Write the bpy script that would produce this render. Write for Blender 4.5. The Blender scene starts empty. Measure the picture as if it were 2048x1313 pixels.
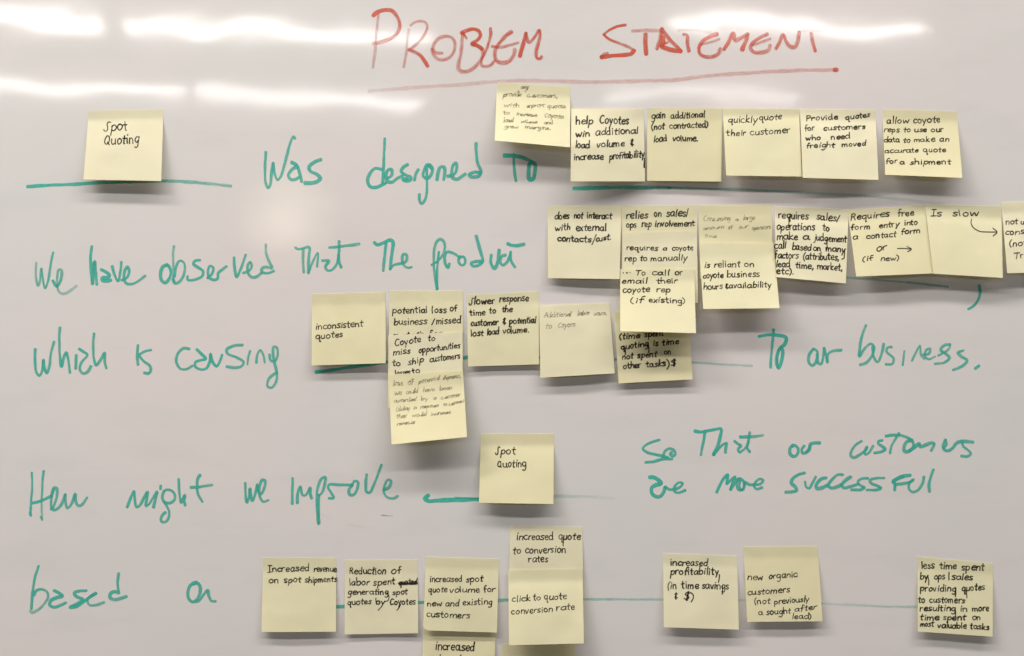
import bpy, math, random
import numpy as np
random.seed(11)
rng = np.random.default_rng(5)
SC = bpy.context.scene
COL = SC.collection

# ---------------------------------------------------------------- numbers one tunes
WORLD_S = .085
EXPO = 0.0
BUMP1, BUMP2 = .0005, .000006
ROUGH, BIOR = .058, 1.5
BOARD_A, BOARD_B = (.712,.658,.634), (.672,.657,.632)
GREEN, RED = (.055,.48,.375), (.64,.105,.055)
PAPER = (.90,.858,.605)
WID, OPG, PENW = 1.0, 1.35, 1.12
WARM = (1,.965,.935)
PINK, COOL = (1,.945,.915), (1,.985,.945)
R1 = 26.0
# image of each far ceiling light in the board: left end, right end, fixture width, brightness, colour
MIRROR = [(-420,12,196,42,.30,R1,WARM),(250,45,858,69,.19,R1*1.1,WARM),(1335,40,1850,66,.22,R1,WARM),
          (-140,172,375,188,.30,R1*.9,WARM),(400,189,838,209,.30,R1*.9,WARM),(1205,182,1580,197,.30,R1*.5,WARM)]
# overhead rows near the board
NEAR = [(x,L,2.0,.18,e*m,c,0,2.7) for L,m in ((.95,1.12),(1.7,.72)) for x,e,c in ((-2.3,84,PINK),(-.15,34,COOL),(2.0,44,PINK))]
BULB = (572,436,(.10,.20,.30),1.35,(1,.88,.60))

# ---------------------------------------------------------------- camera, air light, lamps, exposure
S = 0.507e-3          # metres on the board for one survey unit
D = 1.2               # camera to board
Z0 = 1.5              # eye height, centre of the view
CX, CY = 1024.0, 656.5

cam_d = bpy.data.cameras.new('camera')
cam = bpy.data.objects.new('camera', cam_d); COL.objects.link(cam)
cam.location = (0, -D, Z0); cam.rotation_euler = (math.radians(90), 0, 0)
cam_d.sensor_width = 36; cam_d.lens = 36 * D / (2048 * S)
cam_d.clip_start = .02; cam_d.clip_end = 60
SC.camera = cam

world = bpy.data.worlds.new('World'); SC.world = world
world.use_nodes = True
bg = world.node_tree.nodes['Background']
bg.inputs[0].default_value = (1.0, .955, .93, 1); bg.inputs[1].default_value = WORLD_S

SC.view_settings.view_transform = 'Standard'; SC.view_settings.look = 'None'
SC.view_settings.gamma = 1; SC.view_settings.use_curve_mapping = False
SC.view_settings.exposure = EXPO

CEIL = 1.9            # lamps above eye height
def lamp(name, x, L, length, width, radiance, col, yaw=0, h=CEIL, shape='RECTANGLE'):
    d = bpy.data.lights.new(name, 'AREA'); d.shape = shape
    d.size = length; d.size_y = width
    area = length * width * (math.pi/4 if shape == 'DISK' else 1)
    d.energy = radiance * math.pi * area / 1.0 * 1.0
    d.color = col
    o = bpy.data.objects.new(name, d); COL.objects.link(o)
    o.location = (x, -L, Z0 + h); o.rotation_euler = (0, 0, math.radians(yaw))
    return o
def mirror_lamp(name, px0, py0, px1, py1, width, radiance, col):
    # ceiling troffer whose image in the board runs from (px0,py0) to (px1,py1)
    e = []
    for px, py in ((px0, py0), (px1, py1)):
        dist = CEIL * D / ((CY - py) * S)
        e.append(((px - CX) * S * dist / D, dist - D))
    (xa, la), (xb, lb) = e
    ln = math.hypot(xb - xa, lb - la)
    lamp(name, (xa + xb)/2, (la + lb)/2, ln, width, radiance, col, yaw=math.degrees(math.atan2(-(lb - la), xb - xa)))
for a in MIRROR: mirror_lamp('ceiling_light', *a)
for a in NEAR: lamp('ceiling_light', *a)

# a warm bulb behind the photographer, seen as a soft blur in the board
def bulb(px, py, size, radiance, col, L=2.4):
    q = (L + D)/D
    for i, sz in enumerate(size):      # frosted globe: brightest in the middle
        o = lamp('warm_lamp', (px-CX)*S*q, L+.01*i, sz, sz, radiance, col, h=(CY-py)*S*q, shape='DISK')
        o.rotation_euler = (math.radians(90), 0, 0)
bulb(*BULB)

# ---------------------------------------------------------------- marker words
# each word: (part name label, ink, origin x, origin y, magnification, [strokes])
# stroke: "width opacity_start opacity_end | x,y x,y ..."  in board units of the survey grid
WORDS = [
 ('large red capital word "PROBLEM" at the top of the board', 'red', 700, 0, 4.1025, [
  '6 .5 .42|232,120 226,190 214,310 206,420 196,490 188,556',
  '8 .95 .55|190,130 215,108 250,92 300,84 345,92 382,130 405,180 408,225 390,270 350,308 290,335 240,350 195,360',
  '6 .4 .5|482,245 472,310 466,380 464,430 452,490 440,552',
  '6 .55 .6|498,210 530,186 575,175 615,182 634,212 622,265 585,322 530,378 486,412',
  '7 .8 1|482,410 530,428 578,458 610,500 638,545',
  '7 .6 .55|755,438 705,434 682,408 688,365 722,322 775,300 825,306 856,338 860,390 845,440 805,480 755,493 712,478 682,440 672,405',
  '8 .55 .6|925,275 918,350 910,440 892,520 890,565 915,588 960,588 1010,562 1060,510 1086,465 1088,415 1050,378 1000,362',
  '8 .9 .8|915,272 960,250 1010,240 1055,255 1070,290 1045,330 1000,360 1040,372 1085,402',
  '5 .8 .6|925,272 940,292 956,316',
  '6 .75 .6|1153,235 1152,290 1135,360 1105,440 1078,500 1082,538 1115,546 1155,535 1190,498',
  '8 .75 .6|1325,262 1285,290 1238,340 1198,395 1186,445 1198,492 1240,516 1290,510 1332,472 1350,430 1352,405',
  '6 .7 .55|1165,382 1230,388 1300,374 1378,352',
  '8 1 .7|1394,460 1408,410 1425,345 1442,275',
  '7 .7 .75|1442,272 1452,320 1468,348 1505,318 1553,245 1558,300 1540,370 1526,435 1535,475 1558,480 1572,465']),
 ('large red capital word "STATEMENT" at the top of the board', 'red', 1150, 0, 3.4133, [
  '6 .9 .9|345,172 290,182 238,204 196,238',
  '6 .9 .5|196,238 232,268 300,296 362,322 402,345',
  '9 1 .95|402,345 385,368 320,378 240,384 180,392',
  '7 .6 .6|178,394 196,374 222,366',
  '7 .5 .45|392,214 450,211 520,209 585,210',
  '9 .75 .95|482,236 481,300 485,370',
  '8 .7 .75|592,196 585,255 572,300 560,335',
  '8 .75 .85|590,200 625,245 665,292 700,325 725,350',
  '9 .95 .9|600,255 602,290 590,318 630,334 675,346 722,352',
  '6 .8 .7|590,318 612,300 632,290',
  '6 .3 .22|708,209 780,205 850,211 930,226',
  '8 .7 .85|742,236 764,242 768,300 778,350',
  '8 1 .65|970,234 918,252 872,284 846,325 850,365 890,388 940,388 982,362 992,335',
  '5 .6 .55|860,306 930,288 985,270',
  '8 .95 .7|1018,338 1048,290 1080,228 1094,276 1130,262 1178,232',
  '9 .7 1|1178,236 1166,280 1152,312 1142,340',
  '8 .85 .6|1312,234 1262,258 1214,292 1198,330 1222,356 1278,358 1322,342 1332,312',
  '6 .6 .6|1212,308 1280,286 1332,266',
  '8 .8 .7|1372,332 1396,290 1420,236 1440,282 1468,318 1500,324 1520,285 1530,222',
  '6 .25 .2|1530,214 1600,210 1690,213',
  '7 .6 .95|1612,228 1622,285 1640,350']),
 ('long red underline below the heading', 'red', 700, 0, 4.1025, [
  '8 .25 .42|158,748 260,741 400,731 600,715 800,704 1000,689 1200,671 1400,664 1640,666 1846,673 2087,675 2200,671 2400,666 2687,656 2927,625 3170,607 3408,592 3650,580 3889,576 3990,575',
  '9 .8 .7|3975,574 3990,570 3996,578']),
 ('green blank line under the first spot quoting note', 'green', 0, 0, 3.282, [
  '7 .95 .55|180,1226 280,1220 400,1214 520,1209 640,1202 800,1196 960,1190 1120,1190 1250,1196 1370,1207 1515,1222']),
 ('green word "Was"', 'green', 500, 240, 3.4133, [
  '6 .85 .75|108,220 103,300 103,380 110,440 124,466 138,442 147,372 158,292 168,362 188,412 208,392 232,320 256,225 280,145 298,115 306,128',
  '7 .9 .85|284,290 318,310 336,355 352,422',
  '7 .85 .85|322,318 285,342 262,378 275,405 310,407 340,388',
  '8 .85 .85|484,272 442,288 404,322 412,350 458,374 480,400 452,424 410,432 374,432']),
 ('green word "designed"', 'green', 500, 240, 3.4133, [
  '6 .85 .9|920,128 917,210 913,300 908,380 905,440',
  '7 .85 .85|898,338 855,332 822,364 803,415 820,456 862,462 908,442 930,430',
  '7 .85 .8|938,400 968,378 966,338 940,345 928,385 936,418 968,425 1002,402 1042,382',
  '7 .85 .95|1076,306 1045,326 1032,354 1060,376 1098,392 1094,412 1060,417 1040,404 1076,400',
  '6 .8 .8|1150,340 1130,372 1122,412',
  '7 .85 .8|1240,332 1212,306 1192,338 1182,384 1206,402 1236,378 1246,334 1226,308',
  '6 .85 .8|1206,318 1208,400 1208,470 1196,542 1172,572 1158,550 1155,508',
  '7 .8 .8|1276,410 1284,360 1300,324 1324,324 1330,362 1322,408',
  '7 .85 .8|1350,385 1390,376 1410,338 1406,294 1388,308 1378,350 1380,392 1412,406 1446,386 1470,370',
  '7 .8 .85|1543,160 1545,222 1556,300 1576,356 1560,384 1506,386 1496,374 1530,356 1572,360']),
 ('green word "to" beside the notes', 'green', 500, 240, 3.4133, [
  '8 1 .9|1735,245 1795,246 1850,254 1905,276 1938,300',
  '6 1 .8|1800,236 1801,300 1806,360 1816,418',
  '8 .9 .85|1906,302 1902,360 1908,408 1932,404 1945,358 1945,302 1920,288 1908,318']),
 ('green word "we" starting the second line', 'green', 40, 480, 3.938, [
  '5 .6 .85|127,182 124,240 128,310 142,362 156,330 168,225 180,310 198,382 216,340 234,250 250,150 262,100',
  '6 .85 .45|258,322 288,368 322,310 326,240 306,236 292,300 294,370 312,415 345,425 390,405 445,365']),
 ('green word "have"', 'green', 40, 480, 3.938, [
  '6 .9 .85|566,52 556,130 560,240 570,350',
  '7 .8 .75|572,345 580,260 588,172 594,250 606,352',
  '7 .9 .9|640,235 672,250 704,280 690,298 650,300 650,322 690,326 716,318',
  '6 .85 .8|726,208 742,270 772,326 790,250 798,175',
  '6 .85 .8|800,318 842,296 860,250 846,212 826,240 818,300 836,342 880,348 930,325 986,284']),
 ('green word "observed"', 'green', 40, 480, 3.938, [
  '7 .85 .9|1162,198 1128,212 1108,262 1116,320 1144,340 1176,308 1188,250 1172,208 1150,196',
  '5 .6 .7|1214,48 1206,100 1208,200 1206,290 1214,335',
  '6 .85 .7|1216,290 1230,210 1258,165 1290,180 1298,230 1282,295 1245,338 1218,342 1204,310',
  '6 .85 .85|1418,160 1380,166 1366,190 1398,216 1440,248 1436,284 1390,310 1340,320 1318,314 1320,288',
  '6 .85 .8|1478,302 1510,270 1522,222 1496,206 1480,250 1492,300 1530,316 1556,306 1562,262 1588,238 1626,208',
  '6 .85 .8|1686,140 1690,220 1706,294 1730,250 1756,180 1776,118',
  '6 .8 .75|1758,260 1800,246 1826,206 1812,174 1794,200 1796,262 1826,294 1862,290 1906,258',
  '6 .6 .85|1936,38 1938,100 1958,160 1984,222 1950,214 1910,220 1902,250 1950,262 1998,244']),
 ('green word "That"', 'green', 540, 470, 3.938, [
  '6 .85 .75|200,102 222,114 262,108 308,98 306,180 302,300',
  '6 .75 .7|262,110 260,200 266,296',
  '5 .75 .75|302,300 322,248 348,190 376,142 372,252',
  '6 .8 .8|412,202 462,206 436,252 450,280 486,278 520,240 540,160 545,50',
  '6 .8 .8|540,160 544,215 562,256',
  '6 .9 .7|468,100 540,94 620,84 702,72']),
 ('green word "The"', 'green', 540, 470, 3.938, [
  '7 .95 .85|822,60 842,78 890,66 950,42 968,60 960,150 946,270',
  '6 .85 .8|914,60 904,160 892,284',
  '6 .85 .75|946,272 975,240 1030,226 1072,210 1076,160 1050,156 1042,200 1056,242 1090,260 1114,256']),
 ('green word "product"', 'green', 540, 470, 3.938, [
  '6 .8 .8|1330,136 1322,210 1314,300 1316,430',
  '6 .75 .75|1316,428 1298,320 1290,200 1296,100 1318,48 1345,35 1372,60 1374,120 1350,175 1310,215 1274,238',
  '6 .85 .8|1412,226 1402,258 1382,230 1376,170 1396,134 1432,140 1466,158 1494,182',
  '6 .8 .85|1500,170 1484,200 1496,232 1524,238 1540,206 1524,172 1490,180',
  '7 .8 .85|1624,10 1640,70 1664,150 1674,212 1640,240 1598,244 1584,224 1620,210 1672,210',
  '7 .8 .85|1742,160 1740,220 1768,264 1792,220 1806,120',
  '6 .8 .85|1856,160 1826,168 1812,210 1832,238 1866,218 1886,170 1896,130 1898,200 1928,254',
  '8 .95 .85|1874,70 1900,80 1950,84 2000,74']),
 ('green word "which"', 'green', 50, 640, 3.531, [
  '6 .85 .8|73,208 70,290 80,370 100,396 118,370 130,282 136,340 154,378 172,330 184,230 206,156',
  '6 .85 .8|247,56 242,130 246,250 258,330 276,260 292,232 304,280 318,374',
  '6 .8 .8|362,250 357,345',
  '6 .9 .75|382,206 408,224 440,248 400,300 388,348 408,378 440,370 466,328',
  '6 .85 .8|487,98 482,180 486,270 502,322 534,282 562,234 564,300 574,342']),
 ('green word "is"', 'green', 50, 640, 3.531, [
  '6 .9 .8|798,180 794,250 798,318',
  '6 .8 .85|890,214 850,222 808,248 836,290 882,326 888,360 872,380 842,374']),
 ('green word "causing"', 'green', 50, 640, 3.531, [
  '6 .8 .8|1160,206 1120,202 1078,240 1070,300 1098,346 1140,348 1182,326',
  '6 .95 .85|1212,210 1244,240 1276,276 1240,286 1206,300 1202,330 1236,350 1280,344 1304,300 1310,240 1322,290 1352,328 1376,296 1392,248',
  '6 .85 .8|1536,178 1480,182 1424,210 1430,238 1490,264 1544,298 1530,326 1480,338 1424,330',
  '5 .8 .75|1590,220 1578,262 1570,316',
  '5 .8 .8|1634,304 1640,250 1662,212 1684,250 1692,302',
  '6 .8 .75|1728,246 1736,288 1764,292 1784,250 1778,196 1758,190 1752,240 1762,300 1778,380 1772,440 1740,480 1712,470 1720,420 1776,370']),
 ('green word "To" left of "our business"', 'green', 1370, 560, 3.2, [
  '7 1 .85|474,362 530,352 580,354 646,370 640,410 604,446 586,500 588,550 600,568 618,520 624,450 610,434',
  '5 .8 .75|606,440 592,500 594,560',
  '6 .95 .8|568,318 560,400 552,480 548,562']),
 ('green word "our" in the third line', 'green', 1370, 560, 3.2, [
  '6 .8 .8|820,444 794,482 792,530 816,550 840,520 846,460 824,442',
  '6 .85 .85|846,476 850,530 870,540 884,500 890,436',
  '6 .8 .8|892,438 902,480 912,530 914,480 940,458 1000,450']),
 ('green word "business."', 'green', 1370, 560, 3.2, [
  '6 .8 .75|1158,292 1136,350 1120,430 1116,490 1150,440 1190,408 1210,430 1200,480 1160,530 1120,544',
  '6 .8 .75|1200,430 1206,490 1232,526 1256,480 1272,410',
  '6 .8 .75|1322,430 1296,436 1290,460 1316,484 1336,504 1326,538 1286,540',
  '5 .7 .75|1404,456 1394,546',
  '5 .75 .7|1452,518 1480,460 1504,420 1510,480 1530,506',
  '5 .75 .75|1524,480 1560,474 1568,440 1544,450 1536,490 1560,508 1600,492',
  '6 .8 .75|1696,414 1660,418 1636,448 1670,474 1692,500 1660,530 1600,536',
  '5 .75 .75|1698,412 1690,440 1620,486',
  '6 .75 .8|1780,452 1746,466 1770,490 1806,516 1780,548 1716,576',
  '6 .9 .8|1882,550 1858,568']),
 ('green comma at the right end of the second line', 'green', 1370, 560, 3.2, [
  '6 1 .85|1882,36 1888,80 1876,130 1848,166 1814,188']),
 ('green word "How"', 'green', 40, 920, 5.12, [
  '5 .9 .7|120,132 126,230 122,330 112,430 106,560',
  '6 .8 .85|104,545 110,572',
  '5 .85 .55|243,115 232,200 226,330 222,450 226,618',
  '5 .8 .8|212,584 222,606',
  '6 .95 .85|116,446 180,430 260,400 322,372',
  '6 .75 .75|322,375 350,286 376,292 378,370 352,460 326,500 318,440 330,350 346,300',
  '6 .8 .75|318,500 350,514 396,490 436,430 464,352 466,430 484,496 512,474 544,410 566,350 572,430 594,470 630,464 686,388']),
 ('green word "might"', 'green', 40, 920, 5.12, [
  '6 .9 .8|1096,486 1118,430 1144,368 1168,322 1174,400 1194,484 1226,466 1264,400 1306,328 1300,390 1290,474 1320,456 1362,390 1404,326 1386,410 1366,488',
  '6 .8 .8|1440,266 1438,300',
  '6 .8 .8|1474,322 1458,380 1476,430 1530,444 1574,420 1590,376 1564,324 1510,306 1472,322',
  '6 .8 .8|1476,430 1504,480 1528,540 1516,610 1480,640 1446,630 1444,596 1466,558 1490,540',
  '6 .85 .75|1624,200 1630,300 1640,400 1650,440 1672,390 1690,362 1680,420 1692,466',
  '6 .85 .85|1846,158 1822,190 1812,280 1826,360 1868,430',
  '6 .9 .65|1748,284 1820,280 1890,268 1966,256']),
 ('green word "we" before "improve"', 'green', 430, 900, 3.864, [
  '6 .8 .8|233,258 236,330 246,408 262,370 270,300 276,350 288,394 308,350 326,266 334,320 352,345 380,300 386,240 364,236 344,290 346,360 372,402 412,390']),
 ('green word "improve"', 'green', 430, 900, 3.864, [
  '6 .85 .8|600,220 598,300 598,418',
  '6 .85 .8|636,412 640,340 660,284 676,350 700,350 736,292 736,340 746,376',
  '6 .8 .75|806,350 800,440 802,572 790,480 786,360 798,280 826,222 852,212 848,270 820,340 796,352',
  '6 .85 .85|880,374 916,372 896,330 874,290 884,270 950,270 1060,272',
  '6 .8 .8|1062,274 1036,310 1040,346 1070,348 1100,300 1104,246 1078,242 1056,280',
  '6 .8 .8|1172,190 1166,260 1170,325 1196,330 1232,260 1262,180 1286,116',
  '6 .8 .7|1306,310 1346,290 1360,240 1334,232 1310,280 1306,330 1334,368 1380,374 1412,358']),
 ('small dark smudge below the word "improve"', 'dark', 430, 900, 3.864, [
  '3 .5 .25|1288,506 1320,508 1370,512']),
 ('faint grey wiping trace below "improve"', 'faint', 430, 900, 3.864, [
  '5 .12 .02|815,495 850,512 905,528', '5 .10 .02|1030,578 1100,592 1240,608']),
 ('green blank line left of the lower spot quoting note', 'green', 820, 860, 4.6545, [
  '9 1 .95|170,612 138,640 170,662 240,660 360,655 500,650 700,645',
  '4 .5 .6|420,630 500,636 640,640']),
 ('faint green end of the lower blank line', 'green', 820, 860, 4.6545, [
  '7 .32 .10|1330,618 1480,620 1650,624 1790,630 1900,640']),
 ('green word "so"', 'green', 1260, 840, 5.12, [
  '6 .85 .95|300,206 240,222 160,262 132,296 170,330 250,354 330,372 390,392',
  '6 .85 .85|160,436 240,428 330,404 430,402',
  '6 .75 .8|340,370 360,320 402,296 446,310 462,350 440,372 410,350 428,332']),
 ('green word "That" in the right hand sentence', 'green', 1260, 840, 5.12, [
  '7 1 .85|664,116 720,126 800,112 880,96 932,92 926,160 900,260 856,360',
  '6 .85 .8|770,112 758,190 740,280 726,360',
  '6 .8 .8|858,358 900,310 940,262 988,238 982,280 978,336',
  '6 .85 .8|1070,220 1104,246 1136,266 1108,300 1120,332 1160,306 1200,262 1216,200 1226,128',
  '6 .8 .85|1210,230 1200,290 1226,328',
  '7 .95 .6|1130,176 1200,174 1280,170 1358,158']),
 ('green word "our" before "customers"', 'green', 1560, 840, 4.876, [
  '7 .85 .85|128,250 98,280 100,335 136,358 172,330 176,280 146,250 118,252',
  '7 .85 .85|236,256 212,290 220,328 256,318 290,270 296,240 300,235 340,226 388,224',
  '6 .8 .8|258,320 286,300 292,250']),
 ('green word "customers"', 'green', 1560, 840, 4.876, [
  '6 .8 .8|796,208 740,246 694,310 692,358 726,368 780,340 840,290 850,262 830,300 832,340 868,320 908,256',
  '6 .85 .85|998,202 962,210 960,234 1000,262 1026,288 990,310 922,324',
  '6 .85 .8|1032,160 1100,150 1170,150 1230,168 1290,198',
  '6 .8 .75|1160,132 1120,200 1090,250 1074,326',
  '7 .8 .8|1290,200 1240,212 1210,260 1214,308 1250,308 1296,272 1300,226 1270,198',
  '7 .85 .8|1250,308 1310,268 1360,232 1366,262 1420,246 1480,226 1502,232 1490,270 1474,300',
  '7 .85 .8|1614,196 1590,250 1598,290 1640,302 1690,270 1720,228 1770,210 1882,218',
  '6 .75 .8|1616,200 1624,240 1600,270',
  '6 .8 .8|1770,214 1790,262 1840,300 1862,330 1830,356 1768,352']),
 ('green word "are"', 'green', 1260, 840, 5.12, [
  '8 1 .9|200,590 240,590 300,626 316,650 260,672 222,700 224,750 262,784 310,786 342,750 362,690',
  '6 .85 .85|362,688 400,714 450,712 510,690 540,650 500,644 456,690 460,738 500,748 566,722']),
 ('green word "more"', 'green', 1260, 840, 5.12, [
  '6 .95 .85|888,744 920,670 960,600 1002,562 996,610 990,660 1030,620 1078,584 1050,640 1030,716',
  '6 .8 .8|1030,716 1070,660 1110,604 1146,612 1170,660 1152,716 1110,716 1094,660 1112,610',
  '6 .8 .8|1130,620 1120,680 1150,720 1172,680 1176,640 1220,664 1270,666',
  '6 .85 .8|1262,664 1330,658 1364,620 1330,604 1284,640 1270,684 1300,710 1352,692']),
 ('green word "successful"', 'green', 1560, 840, 4.876, [
  '7 .85 .85|240,520 180,534 120,580 112,620 150,656 162,690 120,704 56,706',
  '6 .85 .8|244,606 256,656 284,670 316,620 348,556',
  '7 .85 .85|450,566 400,580 354,640 360,672 410,664 460,640',
  '7 .85 .85|610,536 560,538 500,590 470,640 500,666 560,652 600,630',
  '7 .85 .85|690,556 640,590 604,640 624,664 680,652 760,628',
  '6 .85 .85|856,570 800,572 760,600 780,636 824,660 790,680 696,682',
  '6 .85 .85|1016,568 940,568 876,590 890,620 950,644 984,664 950,682 846,684',
  '7 .85 .85|1270,540 1180,554 1100,600 1120,620 1118,684',
  '7 .85 .8|1100,610 1140,580 1200,556',
  '6 .85 .8|1120,630 1200,622 1270,604 1304,580 1262,620 1260,680 1300,706 1350,680 1390,620 1402,556',
  '6 .85 .8|1496,486 1470,560 1452,640 1456,700']),
 ('green word "based"', 'green', 40, 1130, 4.6545, [
  '6 .85 .85|172,12 142,110 124,210 112,310 106,410',
  '6 .9 .55|130,284 150,244 200,228 252,252 262,300 236,350 180,410 110,444 96,430',
  '7 .9 .85|318,240 360,262 396,292 340,306 286,336 280,378 320,394 376,378 426,354',
  '7 .85 .9|616,240 550,244 504,262 520,292 590,326 540,360 464,396 520,392 580,354 640,306 706,264',
  '6 .8 .7|706,264 656,296 628,330 644,374 700,376 782,350',
  '6 .8 .85|917,80 910,160 918,260',
  '7 .85 .75|920,262 880,250 842,272 840,308 880,324 940,312 992,296']),
 ('green word "on" in the bottom line', 'green', 40, 1130, 4.6545, [
  '7 .8 .85|1640,168 1590,190 1564,250 1570,316 1606,346 1646,322 1676,260 1672,196 1640,164 1610,172',
  '6 .85 .75|1606,346 1660,338 1710,280 1748,236 1758,290 1782,336 1820,340']),
]
# ---------------------------------------------------------------- sticky notes
# name: (origin x, origin y, magnification) of the survey tile its lettering was measured in
TILE = {'a':(960,150,5.2529),'b':(1130,200,6.206),'c':(1430,200,6.0235),'d':(1720,190,5.707),'e':(1080,390,6.206),
 'f':(1220,440,5.05),'g':(1380,400,5.4697),'h':(1680,390,5.565),'i':(600,570,5.8514),'j':(760,730,6.565),
 'k':(920,570,6.253),'l':(1200,600,6.5636),'m':(500,1090,5.8514),'n':(830,1040,4.811),'o':(1300,1070,5.4027),
 'p':(1800,1090,5.887),'q':(0,0,3.282),'r':(820,860,4.6545)}
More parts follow.
